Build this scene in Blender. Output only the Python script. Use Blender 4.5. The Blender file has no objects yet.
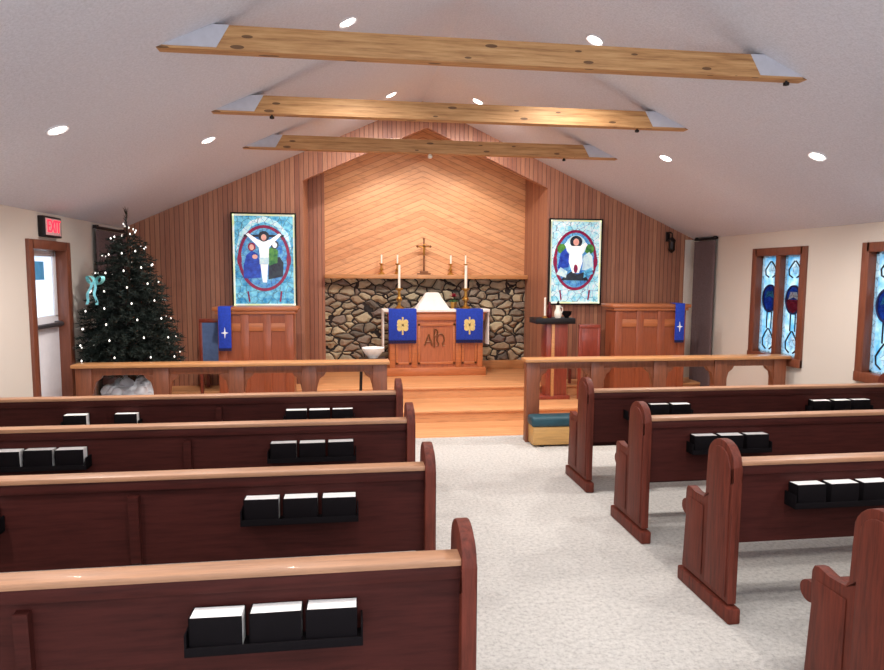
import bpy, bmesh, math, random
from mathutils import Vector, Matrix
random.seed(7)
C = bpy.context.scene.collection
S = bpy.context.scene
# ------------------------------------------------------------------ constants (metres, x right, y towards chancel)
XL, XR, ZE = -2.9, 5.0, 2.375
XC, ZR = 1.0, 4.14
SLOPE = .45
YREAR, YSIDE_R, YSIDE_L = -1.6, 8.48, 8.05
YW, YN = 9.15, 10.36
Z1, Z2 = .15, .30
def roof(x): return ZR - SLOPE * abs(x - XC)

# ------------------------------------------------------------------ materials
class N:
    def __init__(s, name):
        s.m = bpy.data.materials.new(name); s.m.use_nodes = True
        s.t = s.m.node_tree; s.b = s.t.nodes['Principled BSDF']; s.co = None
    def new(s, t, **k):
        n = s.t.nodes.new(t)
        for a, v in k.items(): setattr(n, a, v)
        return n
    def l(s, a, b): s.t.links.new(a, b)
    def obj(s):
        if not s.co: s.co = s.new('ShaderNodeTexCoord')
        return s.co.outputs['Object']
    def math(s, op, a, b=None, c=None):
        n = s.new('ShaderNodeMath', operation=op)
        for i, v in enumerate((a, b, c)):
            if v is None: continue
            if isinstance(v, (int, float)): n.inputs[i].default_value = v
            else: s.l(v, n.inputs[i])
        return n.outputs[0]
    def xyz(s):
        n = s.new('ShaderNodeSeparateXYZ'); s.l(s.obj(), n.inputs[0]); return n.outputs
    def map(s, scale=(1, 1, 1)):
        n = s.new('ShaderNodeMapping'); n.inputs['Scale'].default_value = scale; s.l(s.obj(), n.inputs[0]); return n.outputs[0]
    def noise(s, vec, scale, detail=3, rough=.6):
        n = s.new('ShaderNodeTexNoise'); n.inputs['Scale'].default_value = scale
        n.inputs['Detail'].default_value = detail; n.inputs['Roughness'].default_value = rough
        s.l(vec, n.inputs['Vector']); return n.outputs['Fac']
    def ramp(s, fac, stops):
        n = s.new('ShaderNodeValToRGB'); e = n.color_ramp.elements
        while len(e) < len(stops): e.new(.5)
        for el, (p, c) in zip(e, stops): el.position = p; el.color = (*c, 1)
        s.l(fac, n.inputs[0]); return n.outputs[0]
    def mix(s, fac, a, b, mode='MIX'):
        n = s.new('ShaderNodeMix', data_type='RGBA', blend_type=mode)
        if isinstance(fac, (int, float)): n.inputs[0].default_value = fac
        else: s.l(fac, n.inputs[0])
        for i, v in ((6, a), (7, b)):
            if isinstance(v, tuple): n.inputs[i].default_value = (*v, 1)
            else: s.l(v, n.inputs[i])
        return n.outputs[2]
    def bump(s, h, strength=.3, dist=.01):
        n = s.new('ShaderNodeBump'); n.inputs['Strength'].default_value = strength; n.inputs['Distance'].default_value = dist
        s.l(h, n.inputs['Height']); s.l(n.outputs[0], s.b.inputs['Normal'])
    def col(s, v):
        if isinstance(v, tuple): s.b.inputs['Base Color'].default_value = (*v, 1)
        else: s.l(v, s.b.inputs['Base Color'])
    def set(s, rough=.5, metal=0, coat=0, spec=.5):
        s.b.inputs['Roughness'].default_value = rough; s.b.inputs['Metallic'].default_value = metal
        s.b.inputs['Coat Weight'].default_value = coat; s.b.inputs['Specular IOR Level'].default_value = spec; return s.m

def srgb(r, g, b):
    f = lambda c: (c / 255 / 12.92) if c / 255 <= .04045 else ((c / 255 + .055) / 1.055) ** 2.4
    return (f(r), f(g), f(b))
def scale(c, k): return tuple(min(1, v * k) for v in c)

def plain(name, c, rough=.5, metal=0, var=.12, sc=18, coat=0):
    n = N(name); f = n.noise(n.obj(), sc, 4)
    n.col(n.ramp(f, [(.3, scale(c, 1 - var)), (.7, scale(c, 1 + var))])); n.bump(f, .08, .004)
    return n.set(rough, metal, coat)
def wood(name, c, grain='X', rough=.4, coat=.15, var=.25):
    n = N(name)
    sc = {'X': (1.2, 14, 14), 'Y': (14, 1.2, 14), 'Z': (14, 14, 1.2)}[grain]
    f = n.noise(n.map(sc), 3.5, 6, .65); g = n.noise(n.obj(), 2.2, 2)
    a = n.ramp(f, [(.25, scale(c, 1 - 1.5 * var)), (.5, c), (.75, scale(c, 1 + var))])
    n.col(n.mix(n.math('MULTIPLY', g, .35), a, scale(c, .75))); n.bump(f, .12, .004)
    return n.set(rough, 0, coat)
def boards(name, coordf, width, cols, groove, grainscale, rough=.5, groovew=.07):
    n = N(name); t = n.math('DIVIDE', coordf(n), width)
    fl = n.math('FLOOR', t); fr = n.math('FRACT', t)
    w = n.new('ShaderNodeTexWhiteNoise', noise_dimensions='1D'); n.l(fl, w.inputs['W'])
    gr = n.noise(n.map(grainscale), 3, 6, .65)
    base = n.ramp(w.outputs['Value'], [(i / max(1, len(cols) - 1), c) for i, c in enumerate(cols)])
    g2 = n.ramp(gr, [(.25, (.55, .5, .48)), (.5, (1, 1, 1)), (.8, (1.0, .98, .95))])
    c = n.mix(.75, base, g2, 'MULTIPLY')
    edge = n.math('MINIMUM', fr, n.math('SUBTRACT', 1, fr))
    gm = n.math('LESS_THAN', edge, groovew)
    n.col(n.mix(n.math('MULTIPLY', gm, .75), c, groove))
    n.bump(n.math('MINIMUM', edge, groovew * 1.5), .8, .02)
    return n.set(rough)

M = {}
# walls and ceiling: fine stipple
def plaster(name, c, sc=160, st=.25):
    n = N(name); f = n.noise(n.obj(), sc, 3, .7); g = n.noise(n.obj(), 1.3, 2)
    n.col(n.mix(n.math('MULTIPLY', g, .3), n.ramp(f, [(.3, scale(c, .86)), (.7, scale(c, 1.07))]), scale(c, .93))); n.bump(f, st, .01)
    return n.set(.9, spec=.15)
M['wall'] = plaster('wall_paint', srgb(216, 206, 195))
M['ceil'] = plaster('ceiling_paint', srgb(222, 224, 234), 60, .6)
n = N('carpet'); f = n.noise(n.obj(), 38, 5, .8); g = n.noise(n.obj(), 9, 3)
c = srgb(194, 190, 185)
n.col(n.mix(n.math('MULTIPLY', g, .35), n.ramp(f, [(.3, scale(c, .55)), (.5, c), (.7, scale(c, 1.25))]), scale(c, .85))); n.bump(f, .7, .02)
M['carpet'] = n.set(.97, spec=.1)
M['floorwood'] = boards('chancel_floor_wood', lambda n: n.xyz()[1], .09, [srgb(212, 148, 98), srgb(222, 162, 112), srgb(202, 136, 88)], srgb(160, 100, 62), (1.5, 16, 16), .35, .05)
RW = [srgb(156, 102, 80), srgb(176, 120, 92), srgb(146, 92, 72), srgb(184, 130, 100), srgb(160, 106, 84)]
M['vboard'] = boards('vertical_board_wood', lambda n: n.math('ADD', n.xyz()[0], n.xyz()[1]), .062, RW, srgb(92, 54, 44), (16, 16, 1.3), .5, .08)
CW = [srgb(222, 160, 110), srgb(232, 174, 126), srgb(212, 148, 100), srgb(228, 168, 116)]
M['chevron'] = boards('chevron_board_wood', lambda n: n.math('ADD', n.xyz()[2], n.math('MULTIPLY', n.math('ABSOLUTE', n.math('SUBTRACT', n.xyz()[0], 1.14)), .42)), .085, CW, srgb(178, 112, 72), (2, 16, 8), .5, .06)
PEW = srgb(64, 26, 22)
M['pew'] = wood('pew_wood', PEW, 'X', .6, 0, .35); M['pew'].node_tree.nodes['Principled BSDF'].inputs['Specular IOR Level'].default_value = .15
M['pewend'] = wood('pew_end_wood', srgb(96, 41, 29), 'Z', .55, 0, .5); M['pewend'].node_tree.nodes['Principled BSDF'].inputs['Specular IOR Level'].default_value = .25
M['pewcap'] = wood('toplight_painted_pew_rail', srgb(166, 122, 92), 'X', .45, .05, .25)  # pew wood with the light from above painted in as a paler tan
M['beam'] = (lambda: None)()
n = N('beam_wood'); f = n.noise(n.map((1, 16, 16)), 3, 6, .65)
v = n.new('ShaderNodeTexVoronoi'); v.inputs['Scale'].default_value = 1; n.l(n.map((4, 12, 14)), v.inputs['Vector'])
k = n.math('LESS_THAN', v.outputs['Distance'], .17)
n.col(n.mix(n.math('MULTIPLY', k, .8), n.ramp(f, [(.25, srgb(138, 92, 52)), (.5, srgb(190, 142, 92)), (.75, srgb(212, 168, 116))]), srgb(74, 44, 24))); n.bump(f, .2, .004)
M['beam'] = n.set(.6)
M['rail'] = wood('rail_wood', srgb(198, 140, 90), 'X', .35, .2, .2)
M['railpost'] = wood('rail_post_wood', srgb(132, 74, 48), 'Z', .45, .1, .3)
M['altar'] = wood('altar_wood', srgb(194, 114, 66), 'X', .4, .2, .22)
M['altarz'] = wood('altar_panel_wood', srgb(184, 104, 62), 'Z', .4, .2, .25)
M['pulpit'] = wood('pulpit_wood', srgb(150, 78, 48), 'Z', .4, .2, .25)
M['pulpitrim'] = wood('pulpit_trim_wood', srgb(178, 104, 62), 'X', .38, .2, .2)
M['redwood'] = wood('red_stained_wood', srgb(140, 60, 44), 'Z', .35, .25, .3)
M['trim'] = wood('window_trim_wood', srgb(120, 66, 46), 'Z', .4, .2, .25)
M['black'] = plain('black_cover', srgb(14, 10, 13), .8, var=.1); M['black'].node_tree.nodes['Principled BSDF'].inputs['Specular IOR Level'].default_value = .1
M['paper'] = plain('page_edges', srgb(246, 243, 240), .8, var=.03, sc=120)
M['dark'] = plain('dark_iron', srgb(34, 30, 32), .45, .5)
M['brass'] = plain('brass', srgb(196, 148, 72), .3, .85)
M['bronze'] = plain('dark_bronze', srgb(128, 82, 50), .45, .4)
M['white'] = plain('white_cloth', srgb(240, 236, 230), .9, var=.04, sc=60)
M['endpaint'] = plain('beam_end_paint', srgb(190, 190, 200), .8, var=.06)
M['wax'] = plain('candle_wax', srgb(244, 238, 224), .5, var=.03)
M['blue'] = plain('blue_cloth', srgb(28, 62, 176), .85, var=.18, sc=40)
M['bluedark'] = plain('navy_fringe', srgb(14, 22, 70), .9, var=.3, sc=120)
M['gold'] = plain('gold_thread', srgb(224, 202, 130), .6, .1)
M['silver'] = plain('white_thread', srgb(236, 240, 246), .6)
M['greyblue'] = plain('grey_blue_upholstery', srgb(92, 116, 160), .85)
M['teal'] = plain('dark_teal_vinyl', srgb(24, 66, 78), .5, var=.2, sc=8)
M['kneel'] = wood('kneeler_wood', srgb(196, 150, 88), 'X', .5, .1, .25)
M['curtain'] = plain('dark_brown_curtain', srgb(104, 84, 84), .95, var=.25, sc=90)
M['doorpaint'] = plain('white_door_paint', srgb(226, 222, 226), .45, var=.03)
M['steel'] = plain('grey_metal', srgb(96, 92, 96), .35, .7)
M['needle'] = plain('needle_green', srgb(20, 32, 25), .8, var=.5, sc=9)
M['bark'] = plain('bark', srgb(70, 48, 34), .9)
M['cotton'] = plain('white_cotton', srgb(244, 245, 250), .95, var=.05, sc=30)
M['leaf'] = plain('leaf_green', srgb(52, 88, 44), .6)
M['redpetal'] = plain('red_petal', srgb(150, 22, 48), .6)
M['redglass'] = plain('dark_red_glass', srgb(96, 16, 24), .2)
M['redletter'] = plain('x', (1, 0, 0))
M['iron'] = plain('blackened_metal', srgb(44, 36, 34), .4, .6)
M['tealribbon'] = plain('pale_teal_foil', srgb(150, 236, 242), .35, .1, var=.2)
# stone: irregular fieldstone with dark joints
n = N('fieldstone')
wv = n.new('ShaderNodeTexNoise'); wv.inputs['Scale'].default_value = 4; n.l(n.obj(), wv.inputs['Vector'])
mp = n.map((5.2, 0, 9)); ad = n.new('ShaderNodeMix', data_type='VECTOR', blend_type='MIX') if False else n.new('ShaderNodeVectorMath', operation='ADD')
sc_ = n.new('ShaderNodeVectorMath', operation='SCALE'); sc_.inputs['Scale'].default_value = .9; n.l(wv.outputs['Color'], sc_.inputs[0])
n.l(mp, ad.inputs[0]); n.l(sc_.outputs[0], ad.inputs[1])
v1 = n.new('ShaderNodeTexVoronoi', feature='DISTANCE_TO_EDGE'); v2 = n.new('ShaderNodeTexVoronoi')
for v in (v1, v2): v.inputs['Scale'].default_value = 1; n.l(ad.outputs[0], v.inputs['Vector'])
sp = n.new('ShaderNodeSeparateColor'); n.l(v2.outputs['Color'], sp.inputs[0])
st = n.ramp(sp.outputs[0], [(0, srgb(112, 102, 92)), (.3, srgb(180, 164, 136)), (.55, srgb(212, 196, 160)), (.8, srgb(138, 122, 112)), (1, srgb(184, 160, 126))])
fn = n.noise(n.obj(), 26, 5, .7); st = n.mix(.4, st, n.ramp(fn, [(.3, (.55, .53, .5)), (.7, (1, 1, 1))]), 'MULTIPLY')
j = n.math('LESS_THAN', v1.outputs['Distance'], .055)
n.col(n.mix(j, st, srgb(44, 38, 36)))
hh = n.math('MULTIPLY', n.math('MINIMUM', v1.outputs['Distance'], .22), 4)
n.bump(n.math('ADD', hh, n.math('MULTIPLY', fn, .25)), 1, .05); M['stone'] = n.set(.85)

def glass(name, c, c2=None, sc=14, emit=0.0, lead=True):
    """coloured leaded glass: daylight passes through it; a lit box panel glows with emit"""
    n = N(name); f = n.noise(n.obj(), sc, 3)
    cc = n.ramp(f, [(.35, c), (.65, c2 or scale(c, 1.2))])
    if lead:
        v = n.new('ShaderNodeTexVoronoi', feature='DISTANCE_TO_EDGE'); v.inputs['Scale'].default_value = sc * .8; n.l(n.obj(), v.inputs['Vector'])
        cc = n.mix(n.math('MULTIPLY', n.math('LESS_THAN', v.outputs['Distance'], .03), .6), cc, (.03, .04, .08))
    n.col(cc); m = n.set(.25)
    if emit:
        n.l(cc, n.b.inputs['Emission Color']); n.b.inputs['Emission Strength'].default_value = emit
    else:
        tr = n.new('ShaderNodeBsdfTranslucent'); n.l(cc, tr.inputs[0]); mx = n.new('ShaderNodeMixShader'); mx.inputs[0].default_value = .8
        out = n.t.nodes['Material Output']; n.l(n.b.outputs[0], mx.inputs[1]); n.l(tr.outputs[0], mx.inputs[2]); n.l(mx.outputs[0], out.inputs[0])
    return m
G = {k: glass('stained_' + k, *a) for k, a in dict(
    sky=(srgb(130, 200, 232), srgb(236, 248, 252), 9, 0, False), blue=(srgb(24, 60, 150), srgb(60, 110, 190), 20), red=(srgb(150, 24, 60), srgb(190, 60, 90), 20),
    white=(srgb(214, 240, 244), srgb(255, 255, 255), 18), cyan=(srgb(30, 140, 200), srgb(80, 180, 220), 18), frost=(srgb(226, 240, 250), srgb(255, 255, 255), 6, 0, False)).items()}
EM = .4
A = {k: glass('lit_' + k, c, c2, sc, EM, lead) for k, (c, c2, sc, lead) in dict(
    sky=(srgb(30, 132, 186), srgb(128, 206, 228), 13, True), pale=(srgb(120, 200, 220), srgb(226, 244, 250), 13, True), inner=(srgb(36, 108, 190), srgb(110, 178, 214), 15, True),
    red=(srgb(150, 20, 56), srgb(110, 20, 70), 20, False), blue=(srgb(18, 40, 140), srgb(40, 80, 190), 15, False), dark=(srgb(24, 20, 40), srgb(40, 50, 60), 15, False),
    white=(srgb(236, 244, 246), srgb(255, 255, 255), 15, False), green=(srgb(30, 96, 50), srgb(90, 150, 60), 15, False), flesh=(srgb(214, 150, 140), srgb(230, 180, 160), 15, False),
    border=(srgb(226, 238, 170), srgb(245, 245, 235), 8, False), lav=(srgb(170, 200, 214), srgb(214, 236, 236), 15, False)).items()}
def emis(name, c, s):
    n = N(name); n.col(c); n.b.inputs['Emission Color'].default_value = (*c, 1); n.b.inputs['Emission Strength'].default_value = s; return n.set(.4)
M['lens'] = emis('lamp_lens', (1, .95, .88), 9)
M['bulb'] = emis('tree_bulb', (1, .95, .88), 1.3)
M['tealbulb'] = emis('teal_bulb', (.35, .95, 1), 1.6)
M['redletter'] = emis('red_letters', (1, .02, .06), 1.3)
M['signface'] = emis('sign_face', (.62, .34, .34), .18)

# ------------------------------------------------------------------ mesh builder
class MB:
    def __init__(s): s.bm = bmesh.new()
    def _add(s, vs, fs):
        v = [s.bm.verts.new(p) for p in vs]
        out = []
        for f in fs:
            try: out.append(s.bm.faces.new([v[i] for i in f]))
            except ValueError: pass
        return v, out
    def box(s, x0, x1, y0, y1, z0, z1, bev=0.0, seg=2):
        v, f = s._add([(x0, y0, z0), (x1, y0, z0), (x1, y1, z0), (x0, y1, z0), (x0, y0, z1), (x1, y0, z1), (x1, y1, z1), (x0, y1, z1)],
                      [(0, 3, 2, 1), (4, 5, 6, 7), (0, 1, 5, 4), (1, 2, 6, 5), (2, 3, 7, 6), (3, 0, 4, 7)])
        if bev: bmesh.ops.bevel(s.bm, geom=list({e for q in f for e in q.edges}), offset=bev, segments=seg, affect='EDGES', profile=.5)
        return s
    def prism(s, poly, axis, a, b, bev=0.0):
        """poly in the two other axes (order x,y / x,z / y,z) extruded along axis from a to b"""
        def P(p, t): return {'X': (t, p[0], p[1]), 'Y': (p[0], t, p[1]), 'Z': (p[0], p[1], t)}[axis]
        k = len(poly); vs = [P(p, a) for p in poly] + [P(p, b) for p in poly]
        fs = [tuple(range(k)), tuple(range(2 * k - 1, k - 1, -1))] + [(i, i + k, (i + 1) % k + k, (i + 1) % k) for i in range(k)]
        v, f = s._add(vs, fs)
        bmesh.ops.recalc_face_normals(s.bm, faces=f)
        if bev: bmesh.ops.bevel(s.bm, geom=list({e for q in f[:2] for e in q.edges}), offset=bev, segments=2, affect='EDGES', profile=.5)
        return s
    def tube(s, pts, r, n=10, caps=True):
        pts = [Vector(p) for p in pts]; rs = r if isinstance(r, (list, tuple)) else [r] * len(pts)
        rings = []; up = None
        for i, p in enumerate(pts):
            d = (pts[min(i + 1, len(pts) - 1)] - pts[max(i - 1, 0)]).normalized()
            if up is None or abs(up.dot(d)) > .98: up = Vector((0, 0, 1)) if abs(d.z) < .9 else Vector((1, 0, 0))
            x = d.cross(up).normalized(); y = x.cross(d).normalized(); up = y
            rings.append([s.bm.verts.new(p + (x * math.cos(t) + y * math.sin(t)) * rs[i]) for t in [2 * math.pi * k / n for k in range(n)]])
        for a, b in zip(rings, rings[1:]):
            for k in range(n): s.bm.faces.new((a[k], a[(k + 1) % n], b[(k + 1) % n], b[k]))
        if caps: s.bm.faces.new(rings[0][::-1]); s.bm.faces.new(rings[-1])
        return s
    def lathe(s, prof, c=(0, 0, 0), n=20):
        rings = []
        for r, z in prof: rings.append([s.bm.verts.new((c[0] + r * math.cos(2 * math.pi * k / n), c[1] + r * math.sin(2 * math.pi * k / n), c[2] + z)) for k in range(n)])
        for a, b in zip(rings, rings[1:]):
            for k in range(n): s.bm.faces.new((a[k], a[(k + 1) % n], b[(k + 1) % n], b[k]))
        s.bm.faces.new(rings[0][::-1]); s.bm.faces.new(rings[-1]); return s
    def ring(s, cx, cz, rx, rz, w, y0, y1, n=40):
        """flat elliptical band in the xz plane"""
        v = []
        for k in range(n):
            t = 2 * math.pi * k / n; c_, s_ = math.cos(t), math.sin(t)
            v.append([s.bm.verts.new((cx + (rx + o) * c_, y, cz + (rz + o) * s_)) for o, y in ((-w / 2, y0), (w / 2, y0), (w / 2, y1), (-w / 2, y1))])
        for k in range(n):
            a, b = v[k], v[(k + 1) % n]
            for i in range(4): s.bm.faces.new((a[i], b[i], b[(i + 1) % 4], a[(i + 1) % 4]))
        return s
    def ball(s, c, r, sub=2, sc=(1, 1, 1)):
        bmesh.ops.create_icosphere(s.bm, subdivisions=sub, radius=r, matrix=Matrix.Translation(c) @ Matrix.Diagonal((*sc, 1))); return s
    def xf(s, mat): bmesh.ops.transform(s.bm, matrix=mat, verts=s.bm.verts); return s
    def build(s, name, mat, parent=None, smooth=True):
        bmesh.ops.recalc_face_normals(s.bm, faces=s.bm.faces)
        me = bpy.data.meshes.new(name); s.bm.to_mesh(me); s.bm.free()
        if smooth:
            me.polygons.foreach_set('use_smooth', [True] * len(me.polygons))
            try: me.set_sharp_from_angle(angle=math.radians(35))
            except Exception: pass
        o = bpy.data.objects.new(name, me); me.materials.append(mat); C.objects.link(o)
        if parent: o.parent = parent
        return o
def ell(cx, cz, rx, rz, n=28): return [(cx + rx * math.cos(2 * math.pi * k / n), cz + rz * math.sin(2 * math.pi * k / n)) for k in range(n)]
def tag(o, label, cat, group=None):
    o['label'] = label; o['category'] = cat
    if group: o['group'] = group
    return o
def thing(name, label, cat, loc=(0, 0, 0), rz=0, group=None):
    o = bpy.data.objects.new(name, None); o.empty_display_size = .1; C.objects.link(o); o.location = loc; o.rotation_euler = (0, 0, rz)
    return tag(o, label, cat, group)
def struct(o): o['kind'] = 'structure'; return o
def dup(root, loc, label=None, rz=None, skip=()):
    def cp(o, par):
        c = o.copy(); C.objects.link(c); c.parent = par
        for ch in o.children:
            if ch.name.split('.')[0] not in skip: cp(ch, c)
        return c
    r = cp(root, None); r.location = loc
    if label: r['label'] = label
    if rz is not None: r.rotation_euler = (0, 0, rz)
    return r
def text_mesh(txt, size, depth):
    cu = bpy.data.curves.new('t', 'FONT'); cu.body = txt; cu.size = size; cu.extrude = depth; cu.align_x = 'CENTER'; cu.align_y = 'CENTER'
    o = bpy.data.objects.new('t', cu); C.objects.link(o)
    me = bpy.data.meshes.new_from_object(o.evaluated_get(bpy.context.evaluated_depsgraph_get())); bpy.data.objects.remove(o); return me

# ------------------------------------------------------------------ the setting
T = .16
struct(MB().box(XL - T, XR + T, YREAR, 7.16, -.1, 0).build('floor', M['carpet']))
b = MB().box(XL - T, XR + T, 7.16, 7.9, -.1, .002)
b.box(XL - T, XR + T, 7.9, 8.7, -.1, Z1 - .03); b.box(XL - T, XR + T, 7.87, 8.7, Z1 - .03, Z1, .006)
b.box(XL - T, XR + T, 8.7, YN + .1, -.1, Z2 - .03); b.box(XL - T, XR + T, 8.67, YN + .1, Z2 - .03, Z2, .006)
struct(b.build('floor_chancel_steps', M['floorwood']))
def ceilpoly(e):
    return [(XL - T - e, roof(XL - T - e)), (XC, ZR), (XR + T + e, roof(XR + T + e)), (XR + T + e, roof(XR + T + e) + .12), (XC, ZR + .12), (XL - T - e, roof(XL - T - e) + .12)]
struct(MB().prism(ceilpoly(0), 'Y', YREAR, YN + .1).build('ceiling', M['ceil'], smooth=False))
def wall_x(name, xa, xb, holes, y1):
    """wall in the yz plane with rectangular openings (y0,y1,z0,z1)"""
    b = MB(); y = YREAR
    top = max(roof(xa), roof(xb)) if False else min(roof(xa), roof(xb)) + .07
    for (h0, h1, z0, z1) in sorted(holes):
        b.box(xa, xb, y, h0, -.1, top)
        if z0 > 0: b.box(xa, xb, h0, h1, -.1, z0)
        b.box(xa, xb, h0, h1, z1, top); y = h1
    b.box(xa, xb, y, y1, -.1, top)
    return struct(b.build(name, M['wall'], smooth=False))
W1 = (6.74, 7.60, .85, 2.09); W2 = (4.96, 5.82, .85, 2.09); DR = (6.56, 7.30, 0, 2.05)
wall_x('wall_right', XR, XR + T, [W1, W2], YN); wall_x('wall_left', XL - T, XL, [DR], YN)
# front wall of vertical boards with a gabled opening
NX0, NX1, NXC, NZ = -.61, 2.78, 1.06, 3.80
nz = lambda x: NZ - SLOPE * abs(x - NXC)
b = MB()
b.prism([(XL, 0), (NX0, 0), (NX0, nz(NX0)), (NXC, NZ), (NXC, roof(NXC) + .05), (XC, ZR + .05), (XL, roof(XL) + .05)], 'Y', YW, YW + .1)
b.prism([(NXC, NZ), (NX1, nz(NX1)), (NX1, 0), (XR, 0), (XR, roof(XR) + .05), (NXC, roof(NXC) + .05)], 'Y', YW, YW + .1)
struct(b.build('wall_front', M['vboard'], smooth=False))
b = MB(); b.box(NX0 - .08, NX0, YW + .1, YN, 0, roof(NX0) + .05); b.box(NX1, NX1 + .08, YW + .1, YN, 0, roof(NX1) + .05)
b.box(NX0, -.37, YN - .09, YN, 0, roof(-.5) - .02)
struct(b.build('wall_niche_sides', M['vboard'], smooth=False))
struct(MB().prism([(NX0 - .08, 1.5), (NX1 + .08, 1.5), (NX1 + .08, roof(NX1 + .08) + .05), (XC, ZR + .05), (NX0 - .08, roof(NX0 - .08) + .05)], 'Y', YN, YN + .1).build('wall_niche_back', M['chevron'], smooth=False))
b = MB()
struct(MB().box(-.37, NX1, YN - .06, YN + .1, .44, 1.74).build('wall_niche_stone', M['stone'], smooth=False))
struct(MB().box(-.37, NX1, YN - .09, YN + .1, Z2, .44, .008).build('baseboard_front', M['rail']))
struct(MB().box(-.37, NX1, YN - .24, YN, 1.735, 1.80, .008).build('trim_1', M['rail']))      # mantel shelf
struct(MB().box(4.865, XR, YW - .02, YW, Z2, roof(XR) - .01, .004).build('trim_2', M['wall']))
# ------------------------------------------------------------------ windows on the right wall
def window(name, hole, idx):
    y0, y1, z0, z1 = hole; r = bpy.data.objects.new(name, None); C.objects.link(r); struct(r); r.location = (XR, (y0 + y1) / 2, z0)
    oy, oz = (y0 + y1) / 2, z0
    L = lambda y: y - oy
    w = .06; b = MB()
    b.box(-.03, T, L(y0) - w, L(y0) + .035, -w, z1 - z0 + w, .006); b.box(-.03, T, L(y1) - .035, L(y1) + w, -w, z1 - z0 + w, .006)
    b.box(-.03, T, L(y0), L(y1), z1 - z0 - .035, z1 - z0 + w, .006); b.box(-.04, T, L(y0) - w, L(y1) + w, -w, .035, .006)
    b.box(-.02, T, -.04, .04, 0, z1 - z0, .006)
    b.build('window_frame', M['trim'], r)
    H = z1 - z0
    for sgn in (-1, 1):
        a0, a1 = (.045, L(y1) - .04) if sgn > 0 else (L(y0) + .04, -.045)
        c = (a0 + a1) / 2; hw = (a1 - a0) / 2
        p = MB().box(.06, .072, a0 - .01, a1 + .01, .03, H - .03).build('pane', G['sky'], r)
        R90 = lambda m: m.xf(Matrix(((0, 1, 0, 0), (1, 0, 0, 0), (0, 0, 1, 0), (0, 0, 0, 1))))   # build in xz, turn into yz
        def piece(n, mat, poly, d=.055): return R90(MB().prism(poly, 'Y', d, .062)).build(n, mat, p)
        bor = MB()
        for q in ((a0, a0 + .03, .03, H - .03), (a1 - .03, a1, .03, H - .03), (a0, a1, .03, .055), (a0, a1, H - .055, H - .03)): bor.box(.052, .062, *q)
        bor.build('border', G['white'], p)
        piece('white_strip', G['white'], [(c - hw * .62, .1), (c - hw * .3, .1), (c - hw * .3, H - .1), (c - hw * .62, H - .1)])
        piece('medallion', G['blue'], ell(c, H * .56, hw * .72, .155), .05)
        if sgn < 0: piece('red_half', G['red'], [q for q in ell(c, H * .56, hw * .7, .15, 40) if q[1] < H * .56 + .001], .048)
        piece('medallion_figure', G['cyan'] if sgn > 0 else G['white'], [(c - hw * .5, H * .56), (c, H * .56 + .03), (c + hw * .5, H * .56), (c + hw * .3, H * .56 + .09), (c - hw * .3, H * .56 + .09)], .046)
        R90(MB().ring(c, H * .56, hw * .74, .16, .02, .042, .062)).build('medallion_ring', M['bluedark'], p)
        for zb, h in ((.07, .26), (H - .3, .2)):
            bb = MB()
            for k in (-1, 1):
                bb.tube([(.05, c + k * hw * .05, zb + h), (.05, c + k * hw * .3, zb + h * .8), (.05, c + k * hw * .6, zb + h * .5), (.05, c + k * hw * .55, zb + h * .2), (.05, c + k * hw * .2, zb + .01)], .009, 6)
            bb.build('leaf_tracery', M['dark'], p)
            piece('white_leaf', G['white'], [(c, zb + h * .85), (c + hw * .35, zb + h * .5), (c, zb + .04), (c - hw * .35, zb + h * .5)], .054)
        bb = MB()
        for k in (-.25, .25): bb.box(.05, .062, c + k * hw - .006, c + k * hw + .006, .33, H * .56 - .16)
        bb.build('lead_line', M['dark'], p)
    return r
window('window_1', W1, 0); window('window_2', W2, 1)

# ------------------------------------------------------------------ door on the left wall
d = bpy.data.objects.new('door_1', None); C.objects.link(d); struct(d); d.location = (XL, (DR[0] + DR[1]) / 2, 0)
hy = (DR[1] - DR[0]) / 2
b = MB(); b.box(-T, .03, -hy - .08, -hy + .02, 0, 2.12, .006); b.box(-T, .03, hy - .02, hy + .09, 0, 2.12, .006); b.box(-T, .03, -hy, hy, 2.03, 2.12, .006)
b.build('door_frame', M['trim'], d)
b = MB(); x0, x1 = -.12, -.075
b.box(x0, x1, -hy + .022, hy - .022, 0.01, 1.38, .004); b.box(x0, x1, -hy + .022, -hy + .09, 1.36, 2.028, .004); b.box(x0, x1, hy - .09, hy - .022, 1.36, 2.028, .004); b.box(x0, x1, -hy + .05, hy - .05, 1.97, 2.028, .004)
leaf = b.build('door_leaf', M['doorpaint'], d)
MB().box(-.105, -.09, -hy + .088, hy - .088, 1.375, 1.975).build('glass_pane', G['frost'], leaf)
b = MB(); b.tube([(-.03, -hy + .06, 1.29), (-.03, hy - .06, 1.29)], .024, 10); b.box(-.076, -.03, -hy + .06, -hy + .12, 1.26, 1.32); b.box(-.076, -.03, hy - .12, hy - .06, 1.26, 1.32)
b.build('push_bar', M['steel'], leaf)
stk = MB().box(-.089, -.086, -.1, .1, 1.74, 1.92, .001).build('sticker', plain('sticker_blue', srgb(90, 170, 226), .5), leaf); stk['label'] = 'blue sticker on the door glass'

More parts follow.
